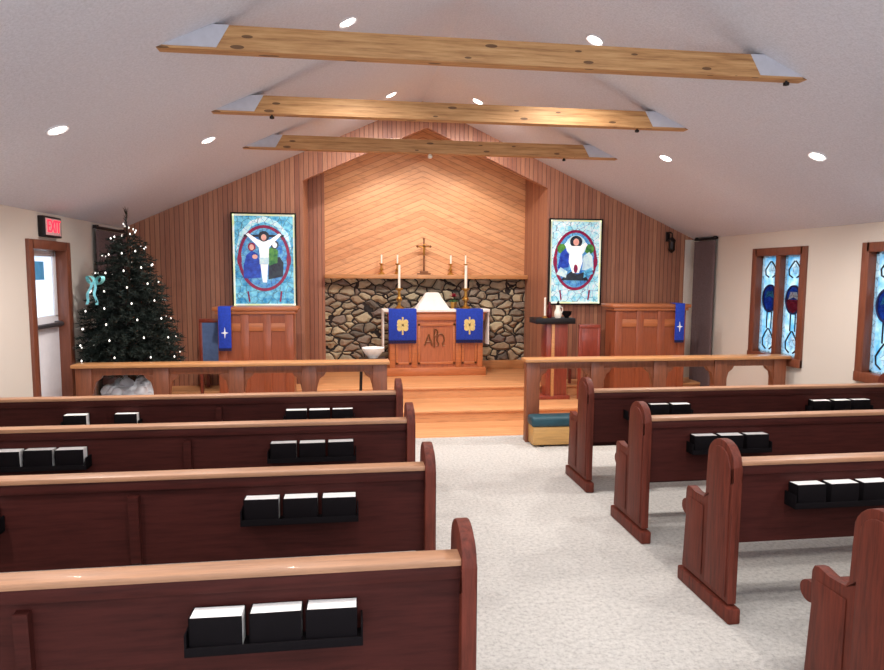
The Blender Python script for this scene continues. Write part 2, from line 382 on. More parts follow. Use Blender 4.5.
# exit sign
t = thing('exit_sign', 'small red lit exit sign on the left wall above the white door', 'sign', (XL, 6.93, 2.25))
MB().box(0, .06, -.19, .19, -.1, .1, .008).build('housing', M['dark'], t)
MB().box(.055, .064, -.165, .165, -.08, .08, .002).build('face', M['signface'], t)
me = text_mesh('EXIT', .17, .004); me.materials.append(M['redletter'])
o = bpy.data.objects.new('lettering', me); C.objects.link(o); o.parent = t; o.matrix_local = Matrix.Translation((.066, 0, 0)) @ Matrix(((0, 0, 1, 0), (1, 0, 0, 0), (0, 1, 0, 0), (0, 0, 0, 1))) @ Matrix.Diagonal((.82, 1, 1, 1))

# dark curtains at the chancel ends of both side walls
def curtain(x, sgn, y0, y1, label):
    t = thing('curtain', label, 'curtain', (x, (y0 + y1) / 2, Z1), 0)
    nf = 60; pts = []
    for k in range(nf + 1):
        y = (y0 - y1) / 2 + (y1 - y0) * k / nf; pts.append((sgn * (.045 + .02 * math.sin(k * 1.25)), y))
    poly = pts + [(p[0] + sgn * .012, p[1]) for p in reversed(pts)]
    ztop = 2.345 - Z1
    MB().prism(poly, 'Z', .01 if y0 < 8.65 else .16, ztop - .05).build('cloth', M['curtain'], t)
    b = MB().tube([(sgn * .05, (y0 - y1) / 2 - .01, ztop - .02), (sgn * .05, (y1 - y0) / 2 - .005, ztop - .02)], .018, 8)
    for e in (-1, 1): b.box(min(0, sgn * .06), max(0, sgn * .06), e * (y1 - y0) / 2 * .9 - .012, e * (y1 - y0) / 2 * .9 + .012, ztop - .03, ztop + .01)
    b.build('rod', M['dark'], t)
curtain(XR, -1, 8.48, 9.02, 'dark brown curtain covering the end of the right wall behind the pulpit')
curtain(XL, 1, 8.06, 9.05, 'dark brown curtain on the left wall behind the decorated tree')

# ------------------------------------------------------------------ ceiling beams
ZB, ZT = 3.175, 3.325
for i, (y, lab) in enumerate(((4.36, 'long tan wooden ceiling beam nearest the camera, largest of the three'), (5.98, 'middle of the three tan wooden ceiling beams'), (7.62, 'farthest tan wooden ceiling beam, just in front of the chevron wall'))):
    t = thing('ceiling_beam', lab, 'beam', (XC, y, ZB), 0, 'exposed ceiling beams')
    hb, ht = (ZR - ZB) / SLOPE, (ZR - ZT) / SLOPE
    MB().prism([(-hb, 0), (hb, 0), (ht, ZT - ZB), (-ht, ZT - ZB)], 'Y', -.05, .05, .004).build('timber', M['beam'], t)
    for e in (-1, 1):
        MB().prism([(e * (hb - .03), .014), (e * (ht + .004), ZT - ZB), (e * (ht - .1), ZT - ZB), (e * (ht - .02), .014)], 'Y', -.054, .054, .002).build('painted_end', M['endpaint'], t)['label'] = 'pale painted beam end'
    for xx in {0: (2.02,), 1: (-1.65, 1.66), 2: (1.5,)}[i]:
        MB().lathe([(.004, -.035), (.02, -.03), (.02, -.012), (.008, -.01), (.008, .003)], (xx, 0, 0), 10).build('hook', M['dark'], t)
t = thing('hanging_bulb', 'tiny white bulb hanging under the farthest ceiling beam', 'bulb', (.92, 7.62, ZB))
MB().lathe([(.006, -.05), (.024, -.045), (.03, -.025), (.018, -.006), (.015, 0)], (0, 0, 0), 12).build('globe', M['wax'], t)

# ------------------------------------------------------------------ recessed ceiling lights
lights = [(0.0, 5.16, 'round recessed ceiling light above the nearest beam, left one of that pair', 1), (1.97, 5.28, 'round recessed ceiling light above the nearest beam, right one of that pair', 1),
          (.5, 7.99, 'round recessed light high by the ridge over the middle beam, left one', 1.15), (1.55, 8.04, 'round recessed light high by the ridge over the middle beam, right one', 1.15),
          (-1.98, 4.97, 'round recessed light low on the left ceiling slope, nearest the exit sign', 1), (-1.33, 6.72, 'round recessed light on the left slope beside the farthest beam', 1),
          (3.37, 6.82, 'round recessed light on the right slope beside the farthest beam', 1), (3.91, 5.18, 'round recessed light low on the right ceiling slope above the side windows', 1)]
proto = None
LAMPS = []
for x, y, lab, e in lights:
    sg = 1 if x < XC else -1
    ang = math.atan(SLOPE) * -sg
    if proto is None:
        proto = thing('ceiling_light', lab, 'ceiling light', (0, 0, 0), 0, 'recessed ceiling lights')
        MB().lathe([(.058, -.004), (.072, -.012), (.078, -.004), (.078, .002), (.058, .002)], (0, 0, 0), 28).build('trim_ring', M['doorpaint'], proto)
        MB().lathe([(.0, -.02), (.04, -.016), (.058, -.006), (.058, 0)], (0, 0, 0), 28).build('lens', M['lens'], proto)
        r = proto
    else: r = dup(proto, (0, 0, 0), lab)
    r.location = (x, y, roof(x) - .001); r.rotation_euler = (0, ang, 0)
    LAMPS.append((x, y, roof(x), e))

# ------------------------------------------------------------------ pews
def arc(cx, cz, rx, rz, a0, a1, n): return [(cx + rx * math.cos(math.radians(a0 + (a1 - a0) * k / n)), cz + rz * math.sin(math.radians(a0 + (a1 - a0) * k / n))) for k in range(n + 1)]
def end_panel(parent, x0, x1, out):
    """out = +1/-1: direction of the visible outer face"""
    post = [(.03, .1), (.03, .84)] + arc(.158, .835, .128, .122, 180, 15, 12) + [(.286, .78), (.292, .62), (.31, .592), (.40, .588), (.46, .602), (.488, .595), (.50, .57), (.502, .50), (.495, .42), (.515, .1)]
    e = MB().prism(post, 'X', x0, x1, .005).build('end_panel', M['pewend'], parent)
    f0, f1 = (x1 - .002, x1 + .008) if out > 0 else (x0 - .008, x0 + .002)
    MB().prism([(.052, .13), (.052, .83)] + arc(.155, .83, .093, .09, 172, 15, 10) + [(.252, .13)], 'X', f0, f1, .004).build('post_moulding', M['pewend'], e)
    MB().prism([(.295, .14), (.295, .54), (.465, .54), (.46, .42), (.478, .14)], 'X', f0 + .002, f1 - .003, .003).build('inset_panel', M['pewend'], e)
    MB().box(x0 - .010, x1 + .010, .0, .55, 0, .085, .010).build('base_plinth', M['pewend'], e)
def make_pew(L, side, label):
    """side=-1: aisle end at x=0 and the pew runs to -L; side=+1: runs to +L. y=0 is the rear foot"""
    t = thing('pew', label, 'pew', (0, 0, 0), 0, 'wooden pews')
    xa, xb = (-L, 0) if side < 0 else (0, L)
    th = .05
    end_panel(t, *((-th, 0) if side < 0 else (0, th)), -side)
    end_panel(t, *((-L, -L + th) if side < 0 else (L - th, L)), side)
    a, bb = xa + th - .002, xb - th + .002
    MB().prism([(.085, .41), (.075, .84), (.115, .84), (.135, .41)], 'X', a, bb).build('back_panel', M['pew'], t)
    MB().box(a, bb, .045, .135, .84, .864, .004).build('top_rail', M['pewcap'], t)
    MB().box(a, bb, .055, .082, .79, .841, .004).build('rail_apron', M['pew'], t)
    # seat with a rounded nose; the nose runs past the aisle end panel's front edge
    prof = [(.11, .41), (.50, .405)] + arc(.575, .435, .055, .048, -100, 100, 10) + [(.50, .47), (.11, .445)]
    MB().prism(prof, 'X', a, bb).build('seat', M['pewend'], t)
    MB().box(a, bb, .44, .47, .28, .43, .003).build('seat_apron', M['pew'], t)
    if side < 0:
        b = MB().prism([(.085, .41), (.06, .43), (.045, .76), (.085, .765)], 'X', -1.47, -1.425).build('back_brace', M['pew'], t)
    for r0, r1 in ((-.94, -.39), (-2.585, -2.035)) if side < 0 else ((.335, .905), (2.02, 2.6)):
        b = MB().box(r0 - .006, r1 + .006, -.012, .08, .615, .6275, .002); b.box(r0 - .006, r1 + .006, -.012, -.004, .615, .645, .001)
        for q in (r0 - .006, r1): b.box(q, q + .006, -.012, .08, .615, .69, .002)
        b.build('book_rack', M['black'], t)
    return t
book = None
def place_books(px, py, r0, r1, slots, where, group):
    global book
    w = (r1 - r0) / 3
    nm = ['leftmost', 'middle', 'rightmost']
    for i in slots:
        x = px + r0 + w * (i + .5) + random.uniform(-.004, .004); lab = f'{nm[i]} dark hymnal in {where}' if len(slots) == 3 else f'{"left" if i == min(slots) else "right"} one of two dark hymnals in {where}'
        if book is None:
            book = thing('hymnal', lab, 'book', (0, 0, 0))
            b = MB(); hw = .083
            b.box(-hw, hw, -.036, -.033, 0, .112, .001); b.box(-hw, hw, .033, .036, 0, .112, .001); b.box(-hw, -hw + .005, -.036, .036, 0, .112, .001)
            b.build('cover', M['black'], book); MB().box(-hw + .0045, hw - .003, -.0335, .0335, .003, .1115).build('pages', M['paper'], book)
            r = book
        else: r = dup(book, (0, 0, 0), lab)
        r.location = (x, py + .035 + random.uniform(-.003, .003), .628); r.rotation_euler = (math.radians(random.uniform(-2, 2)), 0, math.radians(random.uniform(-1.5, 1.5)))
        r['group'] = group
order = ['nearest the camera', 'second from the camera', 'third from the camera', 'farthest from the camera']
nth = ['nearest', 'second', 'third', 'farthest']
pl = pr = None
YL = [2.085, 3.175, 4.235, 5.26]; YR = [1.985, 3.06, 4.10, 5.16]
XLE, XRE = .42, 1.962
for i in range(4):
    lab = f'dark wooden pew on the left of the aisle, {order[i]}'
    if pl is None: pl = r = make_pew(3.2, -1, lab)
    else: r = dup(pl, (0, 0, 0), lab)
    r.location = (XLE, YL[i], 0)
    place_books(XLE, YL[i], -.94, -.39, (0, 1, 2), f'the aisle-side rack of the {nth[i]} left pew', 'hymnals in the pew racks')
    if i >= 1:
        place_books(XLE, YL[i], -2.585, -2.035, (0, 2) if i == 3 else (0, 1, 2), f'the wall-side rack of the {nth[i]} left pew', 'hymnals in the pew racks')
for i in range(4):
    lab = f'dark wooden pew on the right of the aisle, {order[i]}'
    if pr is None: pr = r = make_pew(2.94, 1, lab)
    else: r = dup(pr, (0, 0, 0), lab)
    r.location = (XRE, YR[i], 0)
    if i >= 1: place_books(XRE, YR[i], .335, .905, (1, 2) if i == 3 else (0, 1, 2), f'the aisle-side rack of the {nth[i]} right pew', 'hymnals in the pew racks')
    if i == 3: place_books(XRE, YR[i], 2.02, 2.6, (0, 1, 2), f'the wall-side rack of the {nth[i]} right pew', 'hymnals in the pew racks')

# ------------------------------------------------------------------ communion rails
def rail(x0, x1, label):
    t = thing('communion_rail', label, 'railing', ((x0 + x1) / 2, 6.9, 0), 0, 'communion rails'); h = (x1 - x0) / 2
    MB().box(-h, h, -.1, .1, .878, .915, .01).build('top_rail', M['rail'], t)
    MB().box(-h + .03, h - .03, -.035, .035, .80, .88, .004).build('apron', M['railpost'], t)
    for k in range(5):
        c = -h + .1 + (2 * h - .2) * k / 4
        p = MB().box(c - .075, c + .075, -.05, .05, 0, .88, .006).build('post', M['railpost'], t)
        for e in (-1, 1):
            if (k == 0 and e < 0) or (k == 4 and e > 0): continue
            MB().prism([(c + e * .074, .80), (c + e * .17, .80), (c + e * .15, .765), (c + e * .105, .73), (c + e * .085, .66), (c + e * .074, .60)], 'Y', -.03, .03, .003).build('bracket', M['railpost'], p)
rail(-2.70, .41, 'wooden communion rail left of the aisle, in front of the tree')
rail(1.86, 4.96, 'wooden communion rail right of the aisle, in front of the pulpit')
t = thing('kneeler', 'low wooden kneeler with dark teal cushion along the right rail', 'kneeler', (3.38, 6.73, 0))
MB().box(-1.47, 1.47, -.1, .1, .02, .215, .008).build('base', M['kneel'], t)
MB().box(-1.49, 1.49, -.115, .1, .213, .325, .035, 3).build('cushion', M['teal'], t)
for x in (-1.36, 1.36):
    MB().lathe([(.025, 0), (.03, .01), (.02, .022)], (x, -.07, 0), 10).build('foot', M['dark'], t)

# ------------------------------------------------------------------ altar and what stands on it
ax0, ax1, ay0, ay1 = .53, 2.03, 9.68, 10.06
cx = (ax0 + ax1) / 2
t = thing('altar', 'orange-brown wooden altar with carved panels before the stone wall', 'altar', (cx, ay0, Z2))
h = (ax1 - ax0) / 2; D = ay1 - ay0; H = 1.28 - Z2
MB().box(-h, h, -.02, D, 0, .12, .01).build('plinth', M['altar'], t)
MB().box(-h + .05, h - .05, .02, D - .02, .11, H - .1).build('body', M['altarz'], t)
b = MB().box(-h, h, -.01, D, H - .05, H, .008); b.box(-h + .03, h - .03, .0, D - .01, H - .15, H - .05, .006)
b.build('table_top', M['altar'], t)
for xx in (-h + .09, -.33, .33, h - .09):
    MB().box(xx - .04, xx + .04, .0, .03, .12, H - .15, .006).build('pilaster', M['altar'], t)
for x0, x1 in ((-h + .14, -.38), (-.28, .28), (.38, h - .14)):
    b = MB(); z0, z1 = .17, H - .2
    for q in ((x0, x1, z0, z0 + .035), (x0, x1, z1 - .035, z1), (x0, x0 + .035, z0, z1), (x1 - .035, x1, z0, z1)): b.box(q[0], q[1], .003, .022, q[2], q[3], .004)
    b.build('panel_moulding', M['altar'], t)
# carved letters: A, tall rho staff, omega
b = MB(); zc = .45; yy = .008
def bar(p, q, w=.011): b.tube([(p[0], yy, p[1]), (q[0], yy, q[1])], w, 6)
ox = -.05
bar((ox - .13, zc), (ox - .07, zc + .17)); bar((ox - .07, zc + .17), (ox - .015, zc)); bar((ox - .105, zc + .06), (ox - .04, zc + .06))
bar((ox + .015, zc - .03), (ox + .015, zc + .25)); b.tube([(ox + .015 + .05 * math.sin(a), yy, zc + .2 + .05 * math.cos(a)) for a in [math.pi * k / 8 for k in range(9)]], .01, 6)
b.tube([(ox + .05, yy, zc), (ox + .075, yy, zc)] + [(ox + .11 + .055 * math.cos(a), yy, zc + .1 + .075 * math.sin(a)) for a in [math.radians(240 - 300 * k / 12) for k in range(13)]] + [(ox + .145, yy, zc), (ox + .17, yy, zc)], .01, 6)
e = b.build('carved_monogram', M['bronze'], t); e['label'] = 'dark carved alpha and omega monogram'
ZA = 1.28
# fair linen
t = thing('altar_cloth', 'narrow white altar linen with ends hanging down both sides', 'cloth', (cx, ay0, ZA))
def drop(x, s, zl):
    pts = []
    for k in range(17):
        y = .03 + (D - .06) * k / 16; pts.append((x + s * (.02 + .012 * math.sin(k * 1.5)), y))
    poly = pts + [(p[0] + s * .012, p[1]) for p in reversed(pts)]
    return MB().prism(poly, 'Z', zl, .004)
MB().box(-h - .05, h + .05, -.012, D, .001, .009, .002).build('top_sheet', M['white'], t)
b = MB(); b.box(-h - .045, h + .045, -.024, -.012, -.028, .009, .002); b.build('front_hem', M['white'], t)
drop(-h - .012, -1, -.62).build('hanging_end', M['white'], t); drop(h + .012, 1, -.52).build('hanging_end', M['white'], t)
ZA += .0095
def frontal(x0, x1, label):
    t = thing('altar_banner', label, 'banner', ((x0 + x1) / 2, ay0 - .03, ZA), 0, 'altar banners'); w = (x1 - x0) / 2
    b = MB().box(-w, w, -.006, .0, -.455, .004, .002); b.box(-w, w, -.006, .28, .0, .005, .002); b.build('cloth', M['blue'], t)
    b = MB()
    for k in range(26): b.box(-w + 2 * w * k / 26 + .001, -w + 2 * w * (k + 1) / 26 - .001, -.007, -.001, -.5, -.45)
    b.build('fringe', M['bluedark'], t)
    z = -.23; b = MB(); b.box(-.012, .012, -.012, -.005, z - .14, z + .12); b.box(-.085, .085, -.012, -.005, z - .014, z + .014)
    for sx in (-1, 1):
        for sz in (-1, 1): b.prism(ell(sx * .045, z + sz * .045, .038, .042, 14), 'Y', -.011, -.005)
    b.build('emblem', M['gold'], t)
frontal(.565, .975, 'blue banner with gold cross emblem on the left half of the altar front'); frontal(1.565, 1.97, 'blue banner with gold cross emblem on the right half of the altar front')
t = thing('chalice_veil', 'white tent-shaped veil covering the chalice on the altar', 'cloth', (1.235, 9.9, ZA))
nn = 48; rings = []
b = MB()
for lev, (rx, ry, z) in enumerate(((.275, .13, 0), (.225, .115, .07), (.16, .095, .155), (.11, .08, .235), (.085, .07, .243), (.0, .0, .243))):
    ring = []
    for k in range(nn):
        a = 2 * math.pi * k / nn; sq = 1 / max(abs(math.cos(a)), abs(math.sin(a))) ** .75
        f = 1 + .05 * math.sin(a * 8) * (1 - lev / 5)
        ring.append(b.bm.verts.new((rx * math.cos(a) * sq * f * .95, ry * math.sin(a) * sq * f, z)))
    rings.append(ring)
for a_, c_ in zip(rings, rings[1:]):
    for k in range(nn): b.bm.faces.new((a_[k], a_[(k + 1) % nn], c_[(k + 1) % nn], c_[k]))
bmesh.ops.remove_doubles(b.bm, verts=b.bm.verts, dist=1e-5)
b.build('cloth', M['white'], t)
def candlestick(name, loc, label, hh, ch, r, group):
    t = thing(name, label, 'candlestick', loc, 0, group)
    MB().lathe([(r * 2.6, 0), (r * 2.6, .012), (r * 1.6, .03), (r * .8, .05), (r * .7, hh * .3), (r * 1.5, hh * .42), (r * 1.5, hh * .5), (r * .7, hh * .6), (r * .7, hh * .85), (r * 1.9, hh * .95), (r * 1.9, hh), (r * .5, hh)], (0, 0, 0), 18).build('holder', M['brass'], t)
    c = MB().lathe([(r * .62, hh - .002), (r * .62, hh + ch), (.002, hh + ch + .002)], (0, 0, 0), 14).build('candle', M['wax'], t)
    MB().tube([(0, 0, hh + ch), (.002, 0, hh + ch + .015)], .0025, 6).build('wick', M['black'], c)
candlestick('altar_candlestick', (.735, 9.86, ZA), 'tall brass candlestick with white taper on the left of the altar', .31, .34, .03, 'altar candlesticks')
candlestick('altar_candlestick', (1.74, 9.84, ZA), 'tall brass candlestick with white taper on the right of the altar', .31, .34, .034, 'altar candlesticks')
def leafmb(base, dirv, length, width, droop):
    d = Vector(dirv).normalized(); side = d.cross(Vector((0, 0, 1))).normalized(); m = MB(); p = Vector(base); L_, R_ = [], []
    for k in range(6):
        u = k / 5; q = p + d * length * u + Vector((0, 0, -droop * u * u)); w = width * math.sin(math.pi * (.08 + .9 * u))
        L_.append(m.bm.verts.new(q + side * w)); R_.append(m.bm.verts.new(q - side * w))
    for k in range(5): m.bm.faces.new((L_[k], L_[k + 1], R_[k + 1], R_[k]))
    return m
t = thing('poinsettia', 'small red potted poinsettia beside the right altar candlestick', 'plant', (1.57, 9.93, ZA))
MB().lathe([(.04, 0), (.055, .09), (.06, .09), (.06, .1), (.045, .1)], (0, 0, 0), 16).build('pot', M['brass'], t)
MB().tube([(0, 0, .09), (.005, 0, .17)], .008, 6).build('stem', M['leaf'], t)
for k in range(8):
    a = 2 * math.pi * k / 8; leafmb((0, 0, .13), (math.cos(a), math.sin(a), .2), .1, .028, .05).build('leaf', M['leaf'], t)
for k in range(9):
    a = 2 * math.pi * k / 9 + .2; leafmb((0, 0, .17), (math.cos(a), math.sin(a), .55), .095, .026, .02).build('petal', M['redpetal'], t)
for k in range(6):
    a = 2 * math.pi * k / 6; leafmb((0, 0, .175), (math.cos(a), math.sin(a), 1.4), .07, .02, .0).build('petal', M['redpetal'], t)

# mantel: four small candlesticks and a standing cross
for x, lab in ((.49, 'small brass candlestick at the left end of the mantel row'), (.735, 'small brass candlestick on the mantel just left of the cross'), (1.565, 'small brass candlestick on the mantel just right of the cross'), (1.80, 'small brass candlestick at the right end of the mantel row')):
    candlestick('mantel_candlestick', (x, 10.22, 1.80), lab, .17, .13, .02, 'mantel candlesticks')
t = thing('standing_cross', 'dark bronze crucifix on a stepped base in the middle of the mantel', 'cross', (1.145, 10.22, 1.80))
b = MB().box(-.1, .1, -.06, .06, 0, .025, .004); b.box(-.06, .06, -.045, .045, .025, .055, .004); b.build('base', M['bronze'], t)
b = MB().box(-.014, .014, -.012, .012, .05, .55, .003); b.box(-.1, .1, -.012, .012, .42, .448, .003)
for p in ((0, .55), (-.1, .434), (.1, .434)): b.ball((p[0], 0, p[1]), .02, 2)
b.build('crossbar_and_shaft', M['bronze'], t)
b = MB().tube([(0, -.022, .29), (0, -.024, .36), (0, -.022, .42)], [.009, .016, .02], 8); b.ball((0, -.026, .455), .02, 2)
for e in (-1, 1): b.tube([(0, -.02, .415), (e * .085, -.018, .435)], .007, 6)
b.build('figure', M['brass'], t)

# ------------------------------------------------------------------ the two lit pictures on the board wall
def picture(x0, x1, z0, z1, label, kind):
    t = thing('stained_glass_picture', label, 'picture', ((x0 + x1) / 2, YW, z0), 0, 'lit stained glass pictures'); w = (x1 - x0) / 2; H = z1 - z0
    b = MB(); f = .02
    for q in ((-w, w, 0, f), (-w, w, H - f, H), (-w, -w + f, 0, H), (w - f, w, 0, H)): b.box(q[0], q[1], -.06, 0, q[2], q[3], .005)
    b.build('frame', M['dark'], t)
    pane = MB().box(-w + f, w - f, -.035, -.001, f, H - f).build('pane', A['sky'] if kind == 0 else A['pale'], t)
    bo = MB(); g = .022
    for q in ((-w + f, w - f, f, f + g), (-w + f, w - f, H - f - g, H - f), (-w + f, -w + f + g, f, H - f), (w - f - g, w - f, f, H - f)): bo.box(q[0], q[1], -.042, -.034, q[2], q[3])
    bo.build('border', A['border'], pane)
    y = [-.036]
    def piece(n_, mat, poly):
        y[0] -= .0012; return MB().prism(poly, 'Y', y[0], -.0345).build(n_, A[mat], pane)
    zc = H * .52; rx, rz = w * .76, H * .335
    piece('arch_band', 'pale', [(-w * .88, zc + .05), (-w * .74, zc + rz * .8), (-w * .4, zc + rz * 1.17), (0, zc + rz * 1.32), (w * .4, zc + rz * 1.17), (w * .74, zc + rz * .8), (w * .88, zc + .05), (w * .72, zc + rz * .55), (w * .38, zc + rz * 1.0), (0, zc + rz * 1.15), (-w * .38, zc + rz * 1.0), (-w * .72, zc + rz * .55)])
    piece('oval_field', 'inner', ell(0, zc, rx, rz, 40))
    y[0] -= .002; MB().ring(0, zc, rx, rz, .04, y[0], -.0345).build('oval_ring', A['red'], pane)
    for e in (-1, 1):
        piece('side_mark', 'red', ell(e * rx, zc - .02, .03, .085, 16)); piece('lower_stripe', 'red', [(e * .2 - .01, .07), (e * .2 + .01, .07), (e * .22 + .01, .21), (e * .22 - .01, .21)])
    if kind == 0:      # a figure on a cross between two robed figures
        piece('robe', 'blue', [(-.27, zc - .27), (-.05, zc - .26), (-.045, zc - .1), (-.09, zc + .06), (-.16, zc + .1), (-.23, zc + .04), (-.27, zc - .1)])
        piece('robe', 'dark', [(.05, zc - .28), (.24, zc - .24), (.25, zc - .06), (.2, zc + .02), (.06, zc - .02)])
        piece('mantle', 'green', [(.06, zc - .1), (.17, zc - .06), (.18, zc + .1), (.12, zc + .17), (.06, zc + .12)])
        for cx_, cz_ in ((-.16, zc + .15), (.14, zc + .18)):
            piece('halo', 'red' if cx_ < 0 else 'dark', ell(cx_, cz_, .05, .055)); piece('face', 'flesh' if cx_ < 0 else 'white', ell(cx_, cz_ - .005, .03, .038))
        piece('praying_hands', 'flesh', ell(-.12, zc + .02, .035, .03))
        piece('cross_beam', 'dark', [(-.26, zc + .28), (.26, zc + .28), (.26, zc + .31), (-.26, zc + .31)])
        piece('central_figure', 'white', [(-.02, zc - .32), (.03, zc - .32), (.045, zc - .12), (.06, zc + .02), (.065, zc + .14), (.12, zc + .2), (.23, zc + .31), (.2, zc + .33), (.08, zc + .245), (.0, zc + .23), (-.08, zc + .245), (-.2, zc + .33), (-.23, zc + .31), (-.12, zc + .2), (-.065, zc + .14), (-.055, zc + .02), (-.045, zc - .12)])
        piece('halo', 'dark', ell(0, zc + .29, .07, .07)); piece('face', 'flesh', ell(0, zc + .275, .035, .042))
        piece('loincloth', 'lav', [(-.06, zc - .08), (.06, zc - .08), (.062, zc + .01), (-.058, zc + .01)])
    else:              # a white figure rising above small seated figures
        for e, m_ in ((-1, 'green'), (1, 'green')): piece('tree', m_, ell(e * .2, zc + .16, .07, .07))
        piece('robe', 'blue', [(-.26, zc - .12), (-.1, zc - .1), (-.1, zc + .1), (-.15, zc + .17), (-.22, zc + .1)]); piece('robe', 'lav', [(.1, zc - .14), (.27, zc - .14), (.25, zc + .05), (.2, zc + .12), (.12, zc + .06)])
        piece('hill', 'dark', [(-.22, zc - .28), (.2, zc - .29), (.12, zc - .17), (.03, zc - .2), (-.06, zc - .16)])
        piece('seated_figure', 'lav', [(-.28, zc - .2), (-.14, zc - .25), (-.12, zc - .16), (-.22, zc - .1)]); piece('seated_figure', 'sky', [(.12, zc - .25), (.26, zc - .19), (.24, zc - .1), (.13, zc - .15)])
        piece('glory', 'lav', ell(0, zc + .2, .15, .15)); piece('halo', 'dark', ell(0, zc + .26, .09, .085))
        piece('central_figure', 'white', [(-.04, zc - .18), (.05, zc - .18), (.1, zc - .02), (.09, zc + .1), (.17, zc + .22), (.14, zc + .25), (.06, zc + .2), (-.06, zc + .2), (-.14, zc + .25), (-.17, zc + .22), (-.09, zc + .1), (-.1, zc - .02)])
        piece('face', 'flesh', ell(0, zc + .255, .042, .05)); piece('cloak', 'red', ell(.0, zc - .12, .03, .06))
picture(-1.545, -.70, 1.36, 2.61, 'blue stained glass picture of a crucifixion, left of the niche', 0)
picture(2.80, 3.585, 1.385, 2.605, 'pale blue stained glass picture of a rising white figure, right of the niche', 1)

# ------------------------------------------------------------------ lectern, pulpit and furniture
def ambo(x0, x1, y, z0, z1, name, label, cat, panels):
    t = thing(name, label, cat, ((x0 + x1) / 2, y, z0)); w = (x1 - x0) / 2; H = z1 - z0; D = .34
    MB().box(-w + .03, w - .03, .02, D, .0, H - .06).build('body', M['pulpit'], t)
    MB().box(-w, w, -.01, D + .02, 0, .1, .008).build('plinth', M['pulpit'], t)
    b = MB().box(-w - .03, w + .03, -.03, D + .03, H - .045, H, .01); b.box(-w, w, -.01, D + .01, H - .085, H - .045, .006); b.build('cornice', M['pulpitrim'], t)
    MB().box(-w + .03, w - .03, .008, .03, H - .3, H - .2, .006).build('frieze_moulding', M['pulpitrim'], t)
    for k in range(panels + 1):
        c = -w + .08 + (2 * w - .16) * k / panels
        MB().box(c - .05, c + .05, .004, .03, .1, H - .085, .005).build('stile', M['pulpit'], t)
    return t
ambo(-1.62, -.66, 8.3, Z1, 1.40, 'lectern', 'low wooden lectern front below the left stained glass picture', 'lectern', 3)
ambo(3.45, 4.50, 8.3, Z1, 1.43, 'pulpit', 'broad reddish wooden pulpit at the right of the chancel', 'pulpit', 3)
def stole(x, w, z1, z0, label, emb):
    t = thing('hanging_banner', label, 'banner', (x, 8.262, z1), 0, 'blue banners on the lecterns'); D = z1 - z0
    b = MB(); b.box(-w, w, -.009, -.003, -D, .006, .002); b.box(-w, w, -.009, .16, .003, .009, .002); b.build('cloth', M['blue'], t)
    b = MB()
    for k in range(12): b.box(-w + 2 * w * k / 12 + .001, -w + 2 * w * (k + 1) / 12 - .001, -.01, -.004, -D - .03, -D + .004)
    b.build('fringe', M['bluedark'], t)
    pts = []; zc = -D * .62
    for k in range(8):
        r = (.07 if k % 4 == 0 else .055 if k % 2 == 0 else .016); pts.append((r * math.sin(k * math.pi / 4) * .8, zc + r * math.cos(k * math.pi / 4)))
    MB().prism(pts, 'Y', -.013, -.008).build('emblem', M['silver'], t)
stole(-1.50, .075, 1.40, .90, 'long blue banner with a white star hanging on the lectern', 0)
stole(4.36, .066, 1.435, .95, 'long blue banner with a white star hanging on the pulpit', 0)
def chair(name, x, y, z, w, hgt, label, backm, rz=0):
    t = thing(name, label, 'chair', (x, y, z), rz)
    for sx in (-1, 1):
        MB().box(sx * (w - .02) - .02, sx * (w - .02) + .02, .0, .04, 0, hgt, .006).build('rear_leg', M['redwood'], t)
        MB().box(sx * (w - .02) - .02, sx * (w - .02) + .02, .38, .42, 0, .45, .006).build('front_leg', M['redwood'], t)
    MB().box(-w, w, .0, .43, .42, .47, .01).build('seat', backm, t)
    MB().box(-w + .03, w - .03, .005, .035, .52, hgt - .03, .008).build('backrest', backm, t)
    MB().box(-w, w, -.004, .044, hgt - .045, hgt + .005, .01).build('top_rail', M['redwood'], t)
    return t
# the blue-grey chair stands behind the lectern, facing the altar side; the red one beside the side table
chair('upholstered_chair', -1.72, 8.66, Z1, .17, 1.08, 'chair with grey-blue upholstered back beside the lectern banner', M['greyblue'])
chair('wooden_chair', 3.17, 8.40, Z1, .15, 1.0, 'red-brown wooden chair between the side table and the pulpit', M['redwood'])
t = thing('side_stand', 'tall red-brown stand with dark top right of the niche', 'stand', (2.70, 8.42, Z1)); H = 1.24 - Z1
MB().box(-.27, .27, -.02, .32, H - .075, H, .008).build('top', M['dark'], t)
MB().box(-.11, .18, .03, .28, .04, H - .07, .006).build('body', M['redwood'], t)
MB().box(-.045, -.005, .0, .04, .04, H - .07, .005).build('front_post', M['rail'], t)
MB().box(-.2, .22, .0, .3, 0, .05, .006).build('foot', M['redwood'], t)
ZS = 1.24
t = thing('taper_candle', 'thin white candle standing on the dark-topped stand', 'candle', (2.575, 8.5, ZS))
MB().lathe([(.04, 0), (.04, .008), (.018, .015), (.018, .03), (.004, .03)], (0, 0, 0), 14).build('dish', M['brass'], t); MB().lathe([(.014, .028), (.014, .27), (.002, .272)], (0, 0, 0), 12).build('wax', M['wax'], t)
t = thing('red_glass_vase', 'dark red glass bottle beside the thin candle on the stand', 'vase', (2.65, 8.54, ZS))
MB().lathe([(.028, 0), (.034, .02), (.034, .12), (.016, .16), (.016, .21), (.02, .215), (.01, .215)], (0, 0, 0), 16).build('bottle', M['redglass'], t)
t = thing('pitcher', 'small white pitcher on the dark-topped stand', 'pitcher', (2.745, 8.47, ZS))
MB().lathe([(.035, 0), (.05, .04), (.048, .08), (.028, .13), (.032, .17), (.024, .17)], (0, 0, 0), 18).build('body', M['wax'], t)
